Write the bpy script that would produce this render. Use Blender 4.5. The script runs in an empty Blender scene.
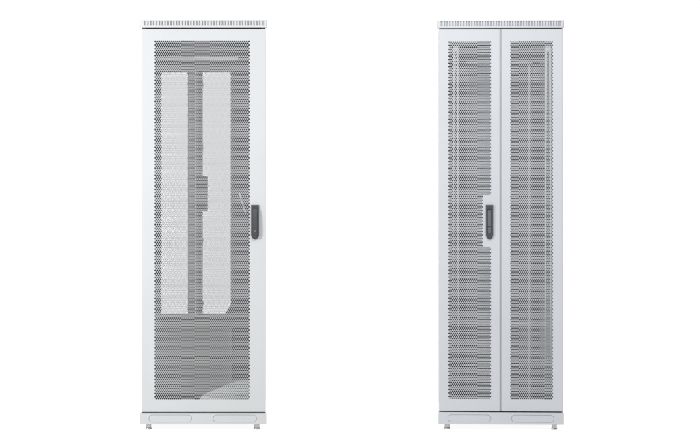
import bpy, bmesh, math, random
from mathutils import Vector
random.seed(7)
C = bpy.context.scene
COL = C.collection

# ------------------------------------------------------------------ scale
S = 0.0048                       # metres per photograph pixel on the plane of the cabinet fronts
FLOOR = 430.0
def X(px): return (px - 350.0) * S
def Z(py): return (FLOOR - py) * S
CAM_D, VPX, VPY = 14.0, 268.0, 136.0
CX, CZ = X(VPX), Z(VPY)
EYE = [CX]
def XD(px, y): return EYE[0] + (X(px) - EYE[0]) * (CAM_D + y) / CAM_D      # where a thing measured at depth y stands
def ZD(py, y): return CZ + (Z(py) - CZ) * (CAM_D + y) / CAM_D

# ------------------------------------------------------------------ materials
def paint(name, col, rough=0.42, spec=0.35, metallic=0.0, peel=0.04, mottled=0.02):
    m = bpy.data.materials.new(name); m.use_nodes = True
    nt = m.node_tree; b = nt.nodes['Principled BSDF']
    b.inputs['Roughness'].default_value = rough
    b.inputs['Specular IOR Level'].default_value = spec
    b.inputs['Metallic'].default_value = metallic
    tc = nt.nodes.new('ShaderNodeTexCoord')
    n = nt.nodes.new('ShaderNodeTexNoise'); n.inputs['Scale'].default_value = 3.0; n.inputs['Detail'].default_value = 4
    nt.links.new(tc.outputs['Object'], n.inputs['Vector'])
    r = nt.nodes.new('ShaderNodeValToRGB')
    r.color_ramp.elements[0].position = .3; r.color_ramp.elements[1].position = .7
    r.color_ramp.elements[0].color = tuple(c * (1 - mottled) for c in col) + (1,)
    r.color_ramp.elements[1].color = tuple(c * (1 + mottled) for c in col) + (1,)
    nt.links.new(n.outputs['Fac'], r.inputs['Fac']); nt.links.new(r.outputs['Color'], b.inputs['Base Color'])
    if peel:
        n2 = nt.nodes.new('ShaderNodeTexNoise'); n2.inputs['Scale'].default_value = 420
        bp = nt.nodes.new('ShaderNodeBump'); bp.inputs['Strength'].default_value = peel; bp.inputs['Distance'].default_value = .0006
        nt.links.new(tc.outputs['Object'], n2.inputs['Vector'])
        nt.links.new(n2.outputs['Fac'], bp.inputs['Height']); nt.links.new(bp.outputs['Normal'], b.inputs['Normal'])
    return m
M = {
 'paint':  paint('light grey powder coat', (.352, .361, .369)),
 'paint2': paint('light grey powder coat cool', (.354, .365, .384)),
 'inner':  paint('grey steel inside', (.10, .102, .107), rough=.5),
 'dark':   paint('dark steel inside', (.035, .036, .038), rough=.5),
 'pale':   paint('pale reflected light inside', (.56, .57, .58), rough=.45),
 'zinc':   paint('zinc plated steel', (.42, .42, .41), rough=.3, metallic=.9, peel=0),
 'plastic':paint('dark grey plastic', (.026, .028, .032), rough=.45, spec=.4),
 'plastic2':paint('mid grey plastic', (.070, .074, .081), rough=.4, spec=.4),
 'rubber': paint('black rubber', (.02, .02, .02), rough=.8, spec=.2, peel=0),
}
def glowing():
    m = bpy.data.materials.new('white sweep with added glow'); m.use_nodes = True
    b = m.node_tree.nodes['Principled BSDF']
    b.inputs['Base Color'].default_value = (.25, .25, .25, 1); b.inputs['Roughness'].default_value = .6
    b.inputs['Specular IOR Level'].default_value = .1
    b.inputs['Emission Color'].default_value = (1, 1, 1, 1); b.inputs['Emission Strength'].default_value = .85  # glow added to the sweep so it stays white and shadow-free
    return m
M['glow_sweep'] = glowing()

# ------------------------------------------------------------------ mesh helpers
def box(bm, x0, x1, y0, y1, z0, z1, bev=0.0):
    if x0 > x1: x0, x1 = x1, x0
    if z0 > z1: z0, z1 = z1, z0
    r = bmesh.ops.create_cube(bm, size=1)
    for v in r['verts']:
        v.co = Vector(((x0+x1)/2 + v.co.x*(x1-x0), (y0+y1)/2 + v.co.y*(y1-y0), (z0+z1)/2 + v.co.z*(z1-z0)))
    if bev:
        es = list({e for v in r['verts'] for e in v.link_edges})
        bmesh.ops.bevel(bm, geom=es, offset=bev, segments=2, profile=.5, affect='EDGES')

def rings(bm, rs, closed=True):
    """rs: list of (x0,x1,z0,z1,y) rectangles joined one to the next"""
    vs = [[bm.verts.new(c) for c in ((a,y,c0),(b,y,c0),(b,y,c1),(a,y,c1))] for a,b,c0,c1,y in rs]
    n = len(vs)
    for i in range(n if closed else n-1):
        A, B = vs[i], vs[(i+1) % n]
        for k in range(4):
            bm.faces.new((A[k], A[(k+1)%4], B[(k+1)%4], B[k]))

def plate(bm, outer, holes, y0, y1, bev=0.0):
    """flat plate in the xz plane from outlines (x,z), between depths y0 and y1, with real holes"""
    cu = bpy.data.curves.new('outline', 'CURVE'); cu.dimensions = '2D'; cu.fill_mode = 'BOTH'
    for pts in [outer] + holes:
        sp = cu.splines.new('POLY'); sp.points.add(len(pts)-1); sp.use_cyclic_u = True
        for p, q in zip(sp.points, pts): p.co = (q[0], q[1], 0, 1)
    cu.extrude = (y1-y0)/2 - bev; cu.bevel_depth = bev; cu.bevel_resolution = 1; cu.offset = -bev
    o = bpy.data.objects.new('outline', cu)
    me = bpy.data.meshes.new_from_object(o)
    for v in me.vertices:
        x, z, h = v.co; v.co = (x, (y0+y1)/2 - h, z)
    bm.from_mesh(me)
    bpy.data.objects.remove(o); bpy.data.curves.remove(cu); bpy.data.meshes.remove(me)

def prism(bm, pts, z0, z1, bev=0.0):
    lo = [bm.verts.new((x,y,z0)) for x,y in pts]; hi = [bm.verts.new((x,y,z1)) for x,y in pts]
    n = len(pts); fs = [bm.faces.new(lo[::-1]), bm.faces.new(hi)]
    for i in range(n): bm.faces.new((lo[i], lo[(i+1)%n], hi[(i+1)%n], hi[i]))
    if bev:
        es = list({e for f in fs for e in f.edges})
        bmesh.ops.bevel(bm, geom=es, offset=bev, segments=2, profile=.5, affect='EDGES')

def lathe(bm, prof, cx, cy, n=24, z0=0.0, hexn=None):
    rows = []
    for r, z in prof:
        rows.append([bm.verts.new((cx + r*math.cos(2*math.pi*k/n), cy + r*math.sin(2*math.pi*k/n), z0+z)) for k in range(n)])
    for a, b in zip(rows, rows[1:]):
        for k in range(n): bm.faces.new((a[k], a[(k+1)%n], b[(k+1)%n], b[k]))
    bm.faces.new(rows[0][::-1]); bm.faces.new(rows[-1])

def stadium(x0, x1, z0, z1, n=8):
    if z0 > z1: z0, z1 = z1, z0
    r = (z1-z0)/2; cz = (z0+z1)/2; out = []
    for k in range(n+1):
        a = -math.pi/2 + math.pi*k/n; out.append((x1-r+r*math.cos(a), cz+r*math.sin(a)))
    for k in range(n+1):
        a = math.pi/2 + math.pi*k/n; out.append((x0+r+r*math.cos(a), cz+r*math.sin(a)))
    return out

def rrect(x0, x1, z0, z1, r, n=4):
    out = []
    for cx, cz, a0 in ((x1-r,z0+r,-90),(x1-r,z1-r,0),(x0+r,z1-r,90),(x0+r,z0+r,180)):
        for k in range(n+1):
            a = math.radians(a0 + 90*k/n); out.append((cx+r*math.cos(a), cz+r*math.sin(a)))
    return out

def obj(name, bm, mat, parent=None, loc=None, smooth=False):
    bmesh.ops.recalc_face_normals(bm, faces=bm.faces)
    me = bpy.data.meshes.new(name); bm.to_mesh(me); bm.free()
    me.materials.append(mat)
    if smooth:
        for p in me.polygons: p.use_smooth = True
        me.set_sharp_from_angle(angle=math.radians(35))
    o = bpy.data.objects.new(name, me); COL.objects.link(o)
    if parent:
        o.parent = parent
        # meshes are drawn in world metres; put them under the parent's origin
        off = Vector((0,0,0)); p = parent
        while p: off += p.location; p = p.parent
        o.location = -off
    return o
NB = bmesh.new

def perforate(bm, xa, xb, za, zb, pitch, y0, thick, openness=0.80, solid=None, margin=2):
    """sheet of hexagonal holes; hole centres run from xa to xb and za to zb. every hole has real walls"""
    rowp = pitch * math.sqrt(3)/2
    nx = round((xb-xa)/pitch); nz = round(abs(zb-za)/rowp)
    px = (xb-xa)/nx; pz = abs(zb-za)/nz; ztop = max(za, zb)
    R = pitch/math.sqrt(3); ri = R*openness
    dirs = [(math.sin(math.radians(60*k)), math.cos(math.radians(60*k))) for k in range(6)]
    y1 = y0 + thick
    for j in range(-margin, nz+1+margin):
        odd = j % 2
        for i in range(-margin, nx+1+margin):
            cx = xa + (i + (.5 if odd else 0))*px; cz = ztop - j*pz
            hole = 0 <= j <= nz and 0 <= i and i <= (nx-1 if odd else nx)
            if hole and solid and solid(cx, cz): hole = False
            O = [(cx + dx*px/2/(math.sqrt(3)/2), cz + dz*pz/1.5) for dx, dz in dirs]
            if not hole:
                bm.faces.new([bm.verts.new((x, y0, z)) for x, z in O])
                bm.faces.new([bm.verts.new((x, y1, z)) for x, z in reversed(O)])
                continue
            I = [(cx + dx*ri, cz + dz*ri) for dx, dz in dirs]
            of = [bm.verts.new((x, y0, z)) for x, z in O]; jf = [bm.verts.new((x, y0, z)) for x, z in I]
            ob = [bm.verts.new((x, y1, z)) for x, z in O]; jb = [bm.verts.new((x, y1, z)) for x, z in I]
            for k in range(6):
                l = (k+1) % 6
                bm.faces.new((of[k], of[l], jf[l], jf[k]))
                bm.faces.new((jf[k], jf[l], jb[l], jb[k]))
                bm.faces.new((jb[k], jb[l], ob[l], ob[k]))
    return R*openness

PITCH = 2.03 * S
def door_leaf(name, x0, x1, zt, zb, hx0, hx1, hz0, hz1, mat, parent, y=0.0, pitch=PITCH, openness=.78, solid=None, flip=False, perf_mat=None):
    """folded sheet door: frame with a rolled edge and a perforated field; hx/hz are the outermost hole centres"""
    d = -1 if flip else 1
    bm = NB()
    r = pitch*.5*openness + .0004; rz = pitch/math.sqrt(3)*openness + .0004
    x0, x1 = sorted((x0, x1)); zb, zt = sorted((zb, zt)); hz0, hz1 = sorted((hz0, hz1))
    def R(i, yy): return (x0+i, x1-i, zb+i, zt-i, y + d*yy)
    inner = lambda yy: (hx0-r, hx1+r, hz0-rz, hz1+rz, y + d*yy)
    rings(bm, [R(.002,.018), R(0,.018), R(0,.0035), R(.0004,.0018), R(.0014,.0006), R(.003,0), inner(0), inner(.0003), R(.003,.0016), R(.002,.003)])
    f = obj(name, bm, mat, parent)
    bm = NB()
    perforate(bm, hx0, hx1, hz0, hz1, pitch, y + d*.0004, d*.0012, openness, solid)
    obj('perforated_panel', bm, perf_mat or mat, f)
    return f

def rail(x0, x1, y0, y1, z0, z1, mat, parent, name='mounting_rail', step=.0159, y_flange=True):
    """19 inch rail: an angle with square holes in the flange that faces the door"""
    bm = NB(); x0, x1 = sorted((x0, x1)); z0, z1 = sorted((z0, z1))
    holes = []; w = .0095; cx = (x0+x1)/2; z = z0 + .012
    while z < z1 - .012:
        holes.append([(cx-w/2, z-w/2), (cx+w/2, z-w/2), (cx+w/2, z+w/2), (cx-w/2, z+w/2)]); z += step
    plate(bm, [(x0,z0),(x1,z0),(x1,z1),(x0,z1)], holes, y0, y0+.002)
    return bm

# ------------------------------------------------------------------ shared cabinet shell
def cabinet(x0, x1, roof, plinth_x, covers, feet, depth, paint_m, label, door_top, door_bot, slot_pitch, slot_x, covers_y):
    cxm = (X(x0)+X(x1))/2
    root = bpy.data.objects.new('server_cabinet', None); COL.objects.link(root)
    root.location = (cxm, depth/2, 0); root.empty_display_size = .2
    root['label'] = label; root['category'] = 'server cabinet'
    # roof: capping tray with a vented front edge
    rx0, rx1, rt, rb = X(roof[0]), X(roof[1]), Z(roof[2]), Z(roof[3])
    yf = -.006; rr = .007
    def plan(inf, ins):     # outline with rounded front corners
        a, b, f, k = rx0+ins, rx1-ins, yf+inf, .036
        pts = [(a, k), (a, f+rr)]
        for q in range(1, 6):
            t = math.radians(180 + 90*q/6); pts.append((a+rr+rr*math.cos(t), f+rr+rr*math.sin(t)))
        pts += [(a+rr, f), (b-rr, f)]
        for q in range(1, 6):
            t = math.radians(270 + 90*q/6); pts.append((b-rr+rr*math.cos(t), f+rr+rr*math.sin(t)))
        pts += [(b, f+rr), (b, k)]
        return pts
    st, sb = rt - .9*S, rt - 5.9*S          # top and bottom of the slotted band
    bm = NB()
    prism(bm, plan(0, 0), st, rt, .0016)
    prism(bm, plan(0, 0), rb, sb, .0012)
    box(bm, rx0+.002, rx1-.002, yf+.0085, .0355, sb-.0005, st+.0005)
    box(bm, X(x0)+.001, X(x1)-.001, .0365, depth+.004, rb+.0003, rt-.0003, .001)
    for a, b in ((roof[0], slot_x[0]), (slot_x[1], roof[1])):
        ax, bx_ = X(a), X(b)
        e = NB(); pl = plan(0.0003, 0.0003)
        # rounded end block of the fascia
        if a == roof[0]:
            pts = [(ax+.0003, .02)] + [p for p in pl[1:8]] + [(bx_, yf+.0003), (bx_, .02)]
        else:
            pts = [(ax, .02), (ax, yf+.0003)] + [p for p in pl[8:-1]] + [(bx_-.0003, .02)]
        prism(bm, pts, sb-.0004, st+.0004); e.free()
    rf = obj('roof', bm, paint_m, root, smooth=True)
    bm = NB(); n = round((slot_x[1]-slot_x[0])/slot_pitch); p = (X(slot_x[1])-X(slot_x[0]))/n
    for k in range(1, n):
        c = X(slot_x[0]) + k*p
        box(bm, c-p*.25, c+p*.25, yf+.0012, yf+.0088, sb-.0003, st+.0003, .0006)
    obj('vent_grille', bm, paint_m, rf)
    # plinth with two snap-out cable entry covers
    zt, zb = Z(plinth_x[2]), Z(plinth_x[3]); a, b = X(plinth_x[0]), X(plinth_x[1])
    bm = NB(); g = .0011
    holes = [stadium(X(c0)-g, X(c1)+g, Z(covers_y[1])-g, Z(covers_y[0])+g, 12) for c0, c1 in covers]
    plate(bm, rrect(a, b, zb, zt, .0025), holes, -.004, -.0005, .0006)
    box(bm, a+.0012, b-.0012, .0032, .0360, zb+.0008, zt-.0008)
    box(bm, X(x0)+.001, X(x1)-.001, .0365, depth-.002, zb+.0012, zt-.0012)
    pl = obj('plinth', bm, paint_m, root)
    for c0, c1 in covers:
        bm = NB(); plate(bm, stadium(X(c0), X(c1), Z(covers_y[1]), Z(covers_y[0]), 12), [], -.0038, .003, .0006)
        obj('cable_entry_cover', bm, paint_m, pl, smooth=True)
    # levelling feet
    for fx in feet:
        for fy in (.035, depth-.06):
            bm = NB(); top = zb
            lathe(bm, [(.0125,0),(.0150,.0012),(.0152,.0060),(.0142,.0078),(.0135,.0082)], X(fx), fy, 28)
            lathe(bm, [(.0115,.0083),(.0128,.0092),(.0128,top-.0045),(.0140,top-.0040),(.0140,top+.0005)], X(fx), fy, 28)
            obj('levelling_foot', bm, M['zinc'], root, smooth=True)
    # side panels and the welded frame
    top, bot = rb, zt
    for s, xx in ((1, X(x0)), (-1, X(x1))):
        bm = NB()
        box(bm, xx+s*.0003, xx+s*.0025, .021, depth-.001, bot+.001, top-.001, .0006)
        obj('side_panel', bm, paint_m, root)
        for yy in (.024, depth-.060):
            bm = NB(); w = .022 if yy < .1 else .03
            box(bm, xx+s*.0035, xx+s*w, yy, yy+.035, bot+.001, top-.001, .001)
            obj('corner_post', bm, M['inner'], root)
    return root, top, bot

# ================================================================== cabinet with one door
D1 = .90
A, top, bot = cabinet(141.2, 265.6, (139.6, 267.3, 19.6, 27.7), (140.0, 266.3, 412.9, 424.3), ((149.1,191.8),(213.2,256.6)),
    (148.4, 256.9), D1, M['paint'],
    'light grey server cabinet with one full-width perforated door and see-through rear windows',
    28.9, 412.0, 2.85, (143.8, 264.0), (415.0, 422.1))
door = door_leaf('front_door', X(141.2), X(265.6), Z(28.9), Z(412.3), X(155.4), X(248.8), Z(41.6), Z(398.8), M['paint'], A)

# swing handle that stands proud of the door
def handle(parent, xl, xr, zt, zb, proud, name='handle'):
    bm = NB(); xl, xr, zt, zb = X(xl), X(xr), Z(zt), Z(zb); c = (xl+xr)/2; w = xr-xl
    def shape(i):
        return [(xl+i, zt-i), (xl+i, zb+.016), (c-w*.30, zb+.006+i*.3), (c-w*.12, zb+i), (c+w*.12, zb+i), (c+w*.30, zb+.006+i*.3), (xr-i, zb+.016), (xr-i, zt-i)]
    if proud:
        plate(bm, shape(0), [], -.0085, -.0002, .0014)
        h = obj(name, bm, M['plastic'], parent, smooth=True)
        bm = NB()
        # lever: rises from the pivot at the top and swells towards the grip
        prof = [(zt-.012,-.010), (zt-.020,-.020), (zt-.050,-.027), (zt-.110,-.029), (zb+.022,-.028), (zb+.006,-.022), (zb+.0045,-.010)]
        lw = [.0135,.0138,.0130,.0132,.0136,.0105,.0085]
        rows = []
        for (z, y), hw in zip(prof, lw):
            rows.append([bm.verts.new(p) for p in ((c-hw, -.007, z), (c-hw, y+.004, z), (c-hw*.72, y, z), (c+hw*.72, y, z), (c+hw, y+.004, z), (c+hw, -.007, z))])
        for p, q in zip(rows, rows[1:]):
            for k in range(5): bm.faces.new((p[k], p[k+1], q[k+1], q[k]))
        bm.faces.new(rows[0]); bm.faces.new(rows[-1][::-1])
        obj('lever', bm, M['plastic'], h, smooth=True)
    else:
        slot = rrect(c-w*.27, c+w*.27, zb+.024, zt-.020, .004)
        plate(bm, shape(0), [slot], -.0085, -.0002, .0012)
        box(bm, xl+.004, xr-.004, -.0036, -.0006, zb+.015, zt-.004)
        h = obj(name, bm, M['plastic'], parent, smooth=True)
        bm = NB()
        plate(bm, rrect(c-w*.22, c+w*.22, zb+.062, zt-.024, .003), [], -.0076, -.003, .0012)
        plate(bm, rrect(c-w*.22, c+w*.22, zb+.028, zb+.059, .003), [], -.0064, -.003, .0010)
        obj('lever', bm, M['plastic2'], h, smooth=True)
    # lock cylinder
    bm = NB(); n = 20; r = .0055; zc = zb + (.040 if proud else .043); y0 = (-.0292 if proud else -.0066)
    f = [bm.verts.new((c + r*math.cos(2*math.pi*k/n), y0-.0008, zc + r*math.sin(2*math.pi*k/n))) for k in range(n)]
    g = [bm.verts.new((v.co.x, y0+.004, v.co.z)) for v in f]
    bm.faces.new(f)
    for k in range(n): bm.faces.new((f[k], f[(k+1)%n], g[(k+1)%n], g[k]))
    obj('lock_cylinder', bm, M['plastic2'], h, smooth=True)
    return h
handle(door, 251.0, 259.0, 205.0, 239.3, True)

# inside: rear wall of the cabinet with a two-leaf perforated rear door
ry = D1 - .002
M['backing2'] = paint('grey beam', (.42, .425, .43), rough=.5)
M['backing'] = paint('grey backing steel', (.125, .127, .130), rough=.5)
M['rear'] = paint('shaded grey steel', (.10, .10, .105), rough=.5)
xl, xm, xr = XD(160.6, ry), XD(195.4, ry), XD(231.4, ry)
zt, zb = ZD(71.2, ry), ZD(314.8, ry)
rp = PITCH*.64
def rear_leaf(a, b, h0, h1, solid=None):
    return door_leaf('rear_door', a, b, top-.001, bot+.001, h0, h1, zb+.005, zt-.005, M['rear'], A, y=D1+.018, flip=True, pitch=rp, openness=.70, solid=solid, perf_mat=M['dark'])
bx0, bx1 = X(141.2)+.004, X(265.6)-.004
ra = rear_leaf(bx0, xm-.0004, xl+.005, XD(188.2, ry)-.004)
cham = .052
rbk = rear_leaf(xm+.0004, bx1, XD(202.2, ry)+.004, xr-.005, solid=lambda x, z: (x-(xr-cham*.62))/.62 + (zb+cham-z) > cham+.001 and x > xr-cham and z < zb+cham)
# lock box and hinge knuckles on the inside of the rear door
bm = NB(); box(bm, XD(197.0, ry), XD(207.8, ry), ry-.045, ry-.003, ZD(176.3, ry), ZD(210.6, ry), .003)
obj('lock_box', bm, M['dark'], rbk)
for pz in (84.5, 147.0, 239.8, 302.5):
    bm = NB(); box(bm, XD(199.0, ry), XD(203.6, ry), ry-.024, ry-.003, ZD(pz-1.8, ry), ZD(pz+1.8, ry), .002)
    obj('rod_guide', bm, M['dark'], rbk)
bm = NB(); box(bm, XD(198.6, ry), XD(201.4, ry), ry-.016, ry-.008, ZD(66, ry), ZD(318, ry), .001)
obj('locking_rod', bm, M['dark'], rbk)
bm = NB(); box(bm, XD(189.5, ry), XD(194.3, ry), ry-.020, ry-.003, ZD(67, ry), ZD(320, ry), .001)
obj('door_stiffener', bm, M['inner'], ra)

# frame beams, base tray, right wall stand-in
def part(name, x0, x1, y0, y1, z0, z1, mat, parent, bev=.0012):
    bm = NB(); box(bm, x0, x1, y0, y1, z0, z1, bev); return obj(name, bm, mat, parent)
yb = .25
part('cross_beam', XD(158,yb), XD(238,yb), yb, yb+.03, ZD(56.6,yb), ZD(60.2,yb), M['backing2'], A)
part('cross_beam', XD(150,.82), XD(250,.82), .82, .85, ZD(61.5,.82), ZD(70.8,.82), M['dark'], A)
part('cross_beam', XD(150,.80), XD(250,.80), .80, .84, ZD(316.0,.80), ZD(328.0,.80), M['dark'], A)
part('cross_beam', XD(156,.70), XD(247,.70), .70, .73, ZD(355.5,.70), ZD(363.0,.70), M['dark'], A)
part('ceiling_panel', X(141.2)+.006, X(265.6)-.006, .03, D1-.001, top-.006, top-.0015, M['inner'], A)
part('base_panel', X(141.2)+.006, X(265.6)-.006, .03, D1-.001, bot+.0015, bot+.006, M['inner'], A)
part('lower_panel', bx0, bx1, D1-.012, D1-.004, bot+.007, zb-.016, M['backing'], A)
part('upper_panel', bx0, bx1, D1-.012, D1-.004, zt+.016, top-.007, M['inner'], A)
# dark plate standing in for the receding right wall, with a bent guide arm
tx0, tx1 = XD(231.6, .70), X(265.6)-.030
bm = NB(); zz = ZD(64,.7); ze = bot+.008
plate(bm, [(tx0,ze),(tx1,ze),(tx1,zz),(tx0,zz)], [], .70, .702)
obj('right_wall_stand_in', bm, M['dark'], A)
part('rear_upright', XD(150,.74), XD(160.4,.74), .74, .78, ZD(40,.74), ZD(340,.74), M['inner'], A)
# front mounting rails set back from the door, in shade
for x_, s in ((X(144.5), 1), (X(262.3), -1)):
    bm = rail(x_, x_+s*.036, .10, .13, bot+.02, top-.02, M['inner'], A)
    obj('mounting_rail', bm, M['inner'], A)
# guide arm
bm = NB()
pts = [(XD(238.5,.3), ZD(193,.3)), (XD(239.4,.3), ZD(192,.3)), (XD(246.0,.3), ZD(212,.3)), (XD(244.8,.3), ZD(213.5,.3))]
plate(bm, pts, [], .30, .318, .001)
obj('guide_arm', bm, M['zinc'], A)
# added pale sheet, stands in for light reflected on the base corner
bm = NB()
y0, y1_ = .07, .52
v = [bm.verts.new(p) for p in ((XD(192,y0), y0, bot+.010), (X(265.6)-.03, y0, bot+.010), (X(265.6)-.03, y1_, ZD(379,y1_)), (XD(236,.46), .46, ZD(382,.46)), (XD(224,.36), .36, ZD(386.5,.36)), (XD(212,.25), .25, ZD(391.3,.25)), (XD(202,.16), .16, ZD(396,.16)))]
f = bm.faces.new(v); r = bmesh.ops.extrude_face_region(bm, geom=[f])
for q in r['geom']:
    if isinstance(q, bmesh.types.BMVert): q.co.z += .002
obj('reflected_light_patch', bm, M['pale'], A)

# ================================================================== cabinet with two doors
D2 = .60
EYE[0] = X(437)      # this cabinet is turned a little towards the camera
B, top, bot = cabinet(439.0, 562.6, (437.3, 563.8, 20.1, 28.0), (438.4, 563.6, 412.4, 424.5), ((448.1,490.7),(511.5,553.8)),
    (447.4, 554.5), D2, M['paint2'],
    'light grey server cabinet with narrow double perforated doors meeting at a centre seam',
    29.0, 411.6, 2.75, (440.6, 560.4), (415.0, 422.1))
zc0, zc1 = Z(195.2), Z(246.4); xc = X(482.9)
dl = door_leaf('front_door', X(439.0), X(499.95), Z(29.0), Z(411.5), X(449.3), X(490.2), Z(42.0), Z(398.5), M['paint2'], B, openness=.765,
    solid=lambda x, z: x > xc and zc1 < z < zc0)
dr = door_leaf('front_door', X(501.35), X(562.6), Z(29.0), Z(411.5), X(511.0), X(552.0), Z(42.0), Z(398.5), M['paint2'], B, openness=.765)
handle(dl, 485.9, 493.0, 205.0, 239.3, False)
part_strip = NB(); box(part_strip, X(499.7), X(501.2), .0075, .0087, Z(411.2), Z(29.3)); obj('overlap_strip', part_strip, M['paint2'], dr)
# closed rear
bx0, bx1 = X(439.0)+.004, X(562.6)-.004
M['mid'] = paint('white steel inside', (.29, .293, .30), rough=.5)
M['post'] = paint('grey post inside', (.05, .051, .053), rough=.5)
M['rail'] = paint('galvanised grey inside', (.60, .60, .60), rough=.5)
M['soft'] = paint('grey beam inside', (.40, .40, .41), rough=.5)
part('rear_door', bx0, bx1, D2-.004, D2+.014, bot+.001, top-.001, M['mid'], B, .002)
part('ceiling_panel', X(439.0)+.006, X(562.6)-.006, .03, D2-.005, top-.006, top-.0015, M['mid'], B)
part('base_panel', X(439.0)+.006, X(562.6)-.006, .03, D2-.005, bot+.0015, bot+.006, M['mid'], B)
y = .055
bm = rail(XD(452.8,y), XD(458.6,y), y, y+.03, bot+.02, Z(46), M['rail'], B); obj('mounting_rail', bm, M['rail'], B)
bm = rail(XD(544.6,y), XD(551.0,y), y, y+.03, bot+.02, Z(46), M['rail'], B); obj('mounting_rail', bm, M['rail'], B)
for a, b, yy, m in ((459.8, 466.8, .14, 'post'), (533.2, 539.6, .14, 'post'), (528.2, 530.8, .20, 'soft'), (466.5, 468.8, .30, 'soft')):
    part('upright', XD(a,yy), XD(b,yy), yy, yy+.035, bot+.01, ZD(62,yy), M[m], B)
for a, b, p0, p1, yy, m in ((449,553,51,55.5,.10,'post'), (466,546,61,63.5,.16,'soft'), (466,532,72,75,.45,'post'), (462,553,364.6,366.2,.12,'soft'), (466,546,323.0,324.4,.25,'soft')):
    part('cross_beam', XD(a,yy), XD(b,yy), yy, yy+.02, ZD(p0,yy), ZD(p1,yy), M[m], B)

# turn the second cabinet a little towards the camera, about the middle of its front
ang = -math.radians(3.1); loc = B.location.copy(); fy = loc.y
B.rotation_euler = (0, 0, ang)
B.location = (loc.x + (-math.sin(ang))*fy, math.cos(ang)*fy, 0)

# ================================================================== setting: white sweep, emission added to wipe out shadows
bm = NB(); prof = [(-17, 0)]
for k in range(13):
    t = math.radians(90*k/12); prof.append((4.2 + 1.6*math.sin(t), 1.6 - 1.6*math.cos(t)))
prof.append((5.8, 6.0))
L = [bm.verts.new((-9, y, z)) for y, z in prof]; R_ = [bm.verts.new((9, y, z)) for y, z in prof]
for k in range(len(prof)-1): bm.faces.new((L[k], R_[k], R_[k+1], L[k+1]))
fl = obj('floor', bm, M['glow_sweep'], smooth=True); fl['kind'] = 'structure'

# ================================================================== light and camera
w = bpy.data.worlds.new('World'); C.world = w; w.use_nodes = True
bg = w.node_tree.nodes['Background']; bg.inputs['Color'].default_value = (1, 1, 1, 1); bg.inputs['Strength'].default_value = 1.0
def area(name, loc, tgt, size, power, col=(1,1,1)):
    l = bpy.data.lights.new(name, 'AREA'); l.size = size; l.energy = power; l.color = col
    o = bpy.data.objects.new(name, l); COL.objects.link(o); o.location = loc
    o.rotation_euler = (Vector(tgt)-Vector(loc)).to_track_quat('-Z', 'Y').to_euler()
area('softbox', (-2.7, -2.25, 1.62), (-.7, 0, 1.0), .28, 102)
area('softbox', (.35, -2.6, 2.7), (.72, 0, 1.2), .5, 48)  # added fill lamp, brightens the right cabinet

cam = bpy.data.cameras.new('Camera'); co = bpy.data.objects.new('Camera', cam); COL.objects.link(co)
co.location = (CX, -CAM_D, CZ); co.rotation_euler = (math.radians(90), 0, 0)
cam.sensor_width = 36; cam.lens = 36*CAM_D/(700*S)
cam.shift_x = (350-VPX)/700; cam.shift_y = -(223.5-VPY)/700
cam.clip_end = 200; C.camera = co
C.render.engine = 'CYCLES'
C.view_settings.view_transform = 'Standard'; C.view_settings.look = 'None'; C.view_settings.exposure = 0; C.view_settings.gamma = 1
C.render.resolution_x = 1024; C.render.resolution_y = 654
